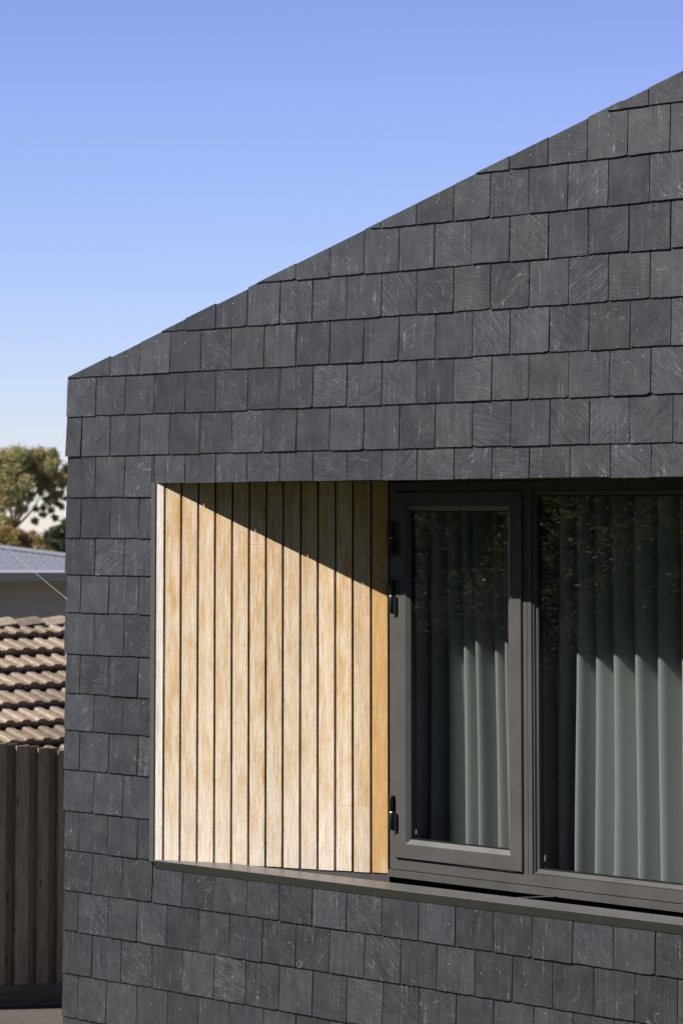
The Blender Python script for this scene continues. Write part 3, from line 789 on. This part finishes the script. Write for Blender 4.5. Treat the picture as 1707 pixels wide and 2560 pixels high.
crown = [(52, 24, 9), (-14, 4, 16), (20, 50, 10), (88, 30, 7), (70, 36, 7), (-40, 20, 22), (112, 140, 12), (116, 118, 10), (95, 142, 16), (75, 128, 16), (60, 88, 12), (20, 80, 16), (48, 128, 22), (86, 122, 18), (15, 140, 24), (50, 158, 22), (98, 108, 14), (-20, 85, 22), (0, 20, 14), (25, 160, 28), (65, 172, 20), (92, 165, 16), (104, 150, 15), (110, 128, 12), (112, 112, 9), (-10, 165, 28), (-42, 150, 34), (0, 130, 30), (38, 140, 24),
         (70, 148, 14), (30, 108, 22), (62, 112, 20), (78, 98, 16), (84, 78, 15), (72, 66, 11), (92, 62, 8), (2, 95, 24), (-22, 110, 28), (-60, 100, 38), (-8, 62, 20), (10, 45, 14),
         (-30, 60, 26), (46, 78, 10), (-95, 130, 40), (-110, 90, 36), (-80, 55, 30), (108, 84, 6), (60, 52, 6), (52, 46, 5), (90, 44, 5), (-5, 178, 18), (45, 176, 14), (105, 52, 5), (114, 70, 5)]
far_tree('gum_tree', 'tall spreading gum tree with open brownish olive crown above the steel roof', b0, PX, crown,
         [[(10, 30), (22, 62), (30, 105)], [(4, 45), (8, 90), (0, 130)], [(24, 48), (48, 82), (66, 110), (96, 150)], [(-18, 30), (-50, 60), (-90, 110)], [(-10, 50), (-25, 110), (-20, 160)],
          [(30, 30), (46, 52), (58, 70)]],
         M['gum'], 4, 0.20, 0.060, 120, 0.13, fk, 1.7)
b1 = CAM + FV * 128 + RV * ((30 - 784) * 128 / 6540.8); b1.z = gz(b1.x, b1.y)
P1 = 128 / 6540.8; fk1 = CZ - 1.62 - b1.z
low = [(-60, 30, 26), (-30, 38, 24), (0, 34, 24), (22, 44, 20), (45, 36, 18), (55, 22, 16), (75, 18, 14), (90, 24, 14), (105, 26, 13), (10, 15, 22), (-20, 12, 22), (40, 8, 20), (-50, 5, 24), (70, 0, 18), (100, 5, 16), (-90, 30, 28), (28, 28, 18), (120, 12, 14)]
far_tree('wattle_tree', 'low bushy olive yellow tree just behind the ridge of the steel roof', b1, P1, low,
         [[(-20, 15), (-40, 30)], [(15, 15), (20, 40)], [(40, 5), (80, 15)]], M['gum_low'], 9, 0.17, 0.055, 120, 0.16, fk1, 1.2)
b2 = CAM + FV * 112 + RV * ((150 - 784) * 112 / 6540.8); b2.z = gz(b2.x, b2.y)
P2 = 112 / 6540.8; fk2 = CZ - 1.5 - b2.z
drk = [(-8, 62, 17), (8, 72, 15), (-22, 52, 14), (-36, 50, 8), (-14, 40, 17), (6, 45, 20), (18, 60, 18), (-24, 30, 14), (0, 20, 18), (16, 25, 18), (30, 45, 20), (34, 75, 16), (-40, 44, 5), (-30, 62, 6)]
far_tree('dark_tree', 'small dark green tree half hidden behind the slate corner', b2, P2, drk,
         [[(-8, 25), (-20, 45)], [(6, 30), (10, 60)]], M['dark_leaf'], 13, 0.15, 0.050, 120, 0.12, fk2, 0.9)

# ------------------------------------------------------------------ garden opposite the window (seen in the glass)
rh = random.Random(17)
hg = thing('garden_shrub', (-2.7, -6.0, 0), 'loose leafy garden shrub mirrored in the upper window glass', 'shrub')
hb = MB(); ht = MB()
for k in range(9):
    x = -5.6 + k * 0.72 + rh.uniform(-0.2, 0.2); y = -6.0 + rh.uniform(-0.3, 0.3)
    tips = [(x + rh.uniform(-0.5, 0.5), y + rh.uniform(-0.4, 0.4), rh.uniform(2.0, 3.2)) for _ in range(4)]
    for tp in tips:
        ht.tube([(x, y, -0.1), ((x + tp[0]) / 2 + rh.uniform(-0.1, 0.1), (y + tp[1]) / 2, tp[2] * 0.55), tp], [0.035, 0.022, 0.006], 6)
    for _ in range(17):
        z = rh.uniform(1.3, 3.35); rr_ = rh.uniform(0.22, 0.42)
        leaf_cloud(hb, Vector((x + rh.gauss(0, 0.4), y + rh.gauss(0, 0.28), z)), (rr_, rr_ * 0.8, rr_ * 0.8), 200, 0.058, 0.020, rh, 0.4, (rh.uniform(0.1, 0.9), rh.uniform(0.1, 0.7)))
ht.build('stem', M['bark'], hg); hb.build('foliage', M['hedge'], hg)
bf = thing('boundary_fence', (-3.5, -7.4, 0), 'tall dark stained board fence behind the garden shrub', 'fence')
fb = MB(); rb2 = random.Random(2)
for k in range(60):
    x = -9.5 + k * 0.2; fb.box(x + 0.004, x + 0.196, -7.42 + 0.01 * (k % 2), -7.40 + 0.01 * (k % 2), -0.1, 3.3 + rb2.gauss(0, 0.006), col=rc(rb2))
fb.build('board_panel', M['backing'], bf)
fb = MB()
for z in (0.5, 1.7, 2.9): fb.box(-9.5, 2.5, -7.48, -7.42, z, z + 0.09)
fb.build('rail', M['backing'], bf)

# added trees, out of view: they block low skylight to darken the recess
rst = random.Random(31)
def sky_block_tree():
    root = thing('sky_block_tree', (-24, -19, 0), 'broad dark leafy tree added out of view to cut skylight on the recess', 'tree', 'added skylight blocking trees')
    c = MB(); k = MB(); b = Vector((-24, -19, 0))
    k.tube([b - Vector((0, 0, 0.2)), b + Vector((0.05, 0, 1.5)), b + Vector((0, 0.1, 3.2))], [0.24, 0.17, 0.13], 9)
    for _ in range(70):
        q = Vector((rst.gauss(0, 1.4), rst.gauss(0, 1.1), rst.uniform(1.2, 16.0)))
        cc = b + q
        k.tube([b + Vector((0, 0.1, min(3.2, q.z * 0.6))), cc], [0.06, 0.015], 5)
        leaf_cloud(c, cc, (1.15, 1.15, 0.9), 170, 0.30, 0.13, rst, 0.3, (rst.uniform(0.1, 0.9), rst.uniform(0.1, 0.7)))
    return root, k.build('trunk', M['bark'], root), c.build('crown', M['dark_leaf'], root)
st, sk, scr_ = sky_block_tree()
for i in range(1, 24):
    r_ = st.copy(); COL.objects.link(r_); r_.location = (-24 + 2.1 * i + rst.uniform(-0.5, 0.5), (-19 if i % 2 else -23) + rst.uniform(-1.2, 1.2), 0); r_.rotation_euler.z = rst.uniform(0, 6.28)
    for ch in (sk, scr_):
        c_ = ch.copy(); COL.objects.link(c_); c_.parent = r_

# ------------------------------------------------------------------ light, sky, camera
sun = bpy.data.lights.new('sun', 'SUN'); sun.energy = 5.0; sun.angle = math.radians(0.5); sun.color = (1.0, 0.965, 0.915)
so = bpy.data.objects.new('sun', sun); COL.objects.link(so); so.location = (-10, -20, 30)
so.rotation_euler = SUN.to_track_quat('Z', 'Y').to_euler()
wd = bpy.data.worlds.new('World'); sc.world = wd; wd.use_nodes = True
nt = wd.node_tree; nt.nodes.clear()
sky = nt.nodes.new('ShaderNodeTexSky'); sky.sky_type = 'NISHITA'; sky.sun_disc = False
sky.sun_elevation = math.asin(SUN.z); sky.sun_rotation = math.atan2(SUN.x, SUN.y)
sky.air_density = 1.0; sky.dust_density = 0.0; sky.ozone_density = 6.0; sky.altitude = 0
bg = nt.nodes.new('ShaderNodeBackground'); bg.inputs[1].default_value = 0.09
tint = nt.nodes.new('ShaderNodeMix'); tint.data_type = 'RGBA'; tint.blend_type = 'MULTIPLY'; tint.inputs[0].default_value = 1.0; tint.inputs[7].default_value = (1, 1, 1, 1)   # white balance
wo = nt.nodes.new('ShaderNodeOutputWorld')
tc = nt.nodes.new('ShaderNodeTexCoord'); va = nt.nodes.new('ShaderNodeVectorMath'); va.operation = 'ADD'; va.inputs[1].default_value = (0, 0, 0.007)
nt.links.new(tc.outputs['Generated'], va.inputs[0]); nt.links.new(va.outputs[0], sky.inputs[0])
nt.links.new(sky.outputs[0], tint.inputs[6]); sz = nt.nodes.new('ShaderNodeSeparateXYZ'); nt.links.new(tc.outputs['Generated'], sz.inputs[0])
mr = nt.nodes.new('ShaderNodeMapRange'); nt.links.new(sz.outputs[2], mr.inputs[0])
for k_, v_ in zip((1, 2, 3, 4), (0.15, 0.60, 0.09, 0.024)): mr.inputs[k_].default_value = v_       # strength falls overhead: a deep clear zenith
nt.links.new(mr.outputs[0], bg.inputs[1])
m2 = nt.nodes.new('ShaderNodeMapRange'); nt.links.new(sz.outputs[2], m2.inputs[0]); m2.inputs[1].default_value = 0.0; m2.inputs[2].default_value = 0.18
tg = nt.nodes.new('ShaderNodeMix'); tg.data_type = 'RGBA'; nt.links.new(m2.outputs[0], tg.inputs[0])
tg.inputs[6].default_value = (1.03, 0.955, 1.12, 1); tg.inputs[7].default_value = (1.16, 0.91, 1.20, 1); nt.links.new(tg.outputs[2], tint.inputs[7])
nt.links.new(tint.outputs[2], bg.inputs[0]); nt.links.new(bg.outputs[0], wo.inputs[0])

cam = bpy.data.cameras.new('camera'); co = bpy.data.objects.new('camera', cam); COL.objects.link(co)
co.location = CAM; co.rotation_euler = (math.pi / 2 + 0.080127, 0, math.pi / 4)
cam.sensor_fit = 'HORIZONTAL'; cam.sensor_width = 36; cam.lens = 36 * 6540.83 / 1568
cam.shift_y = (662.08 - 1176) / 1568; cam.clip_start = 0.1; cam.clip_end = 8000
cam.dof.use_dof = True; cam.dof.focus_distance = 11.3; cam.dof.aperture_fstop = 12
sc.camera = co
vs_ = sc.view_settings; vs_.view_transform = 'Standard'; vs_.look = 'None'; vs_.exposure = 0.52; vs_.gamma = 1
sc.cycles.max_bounces = 8; sc.cycles.transparent_max_bounces = 12; sc.cycles.use_denoising = True
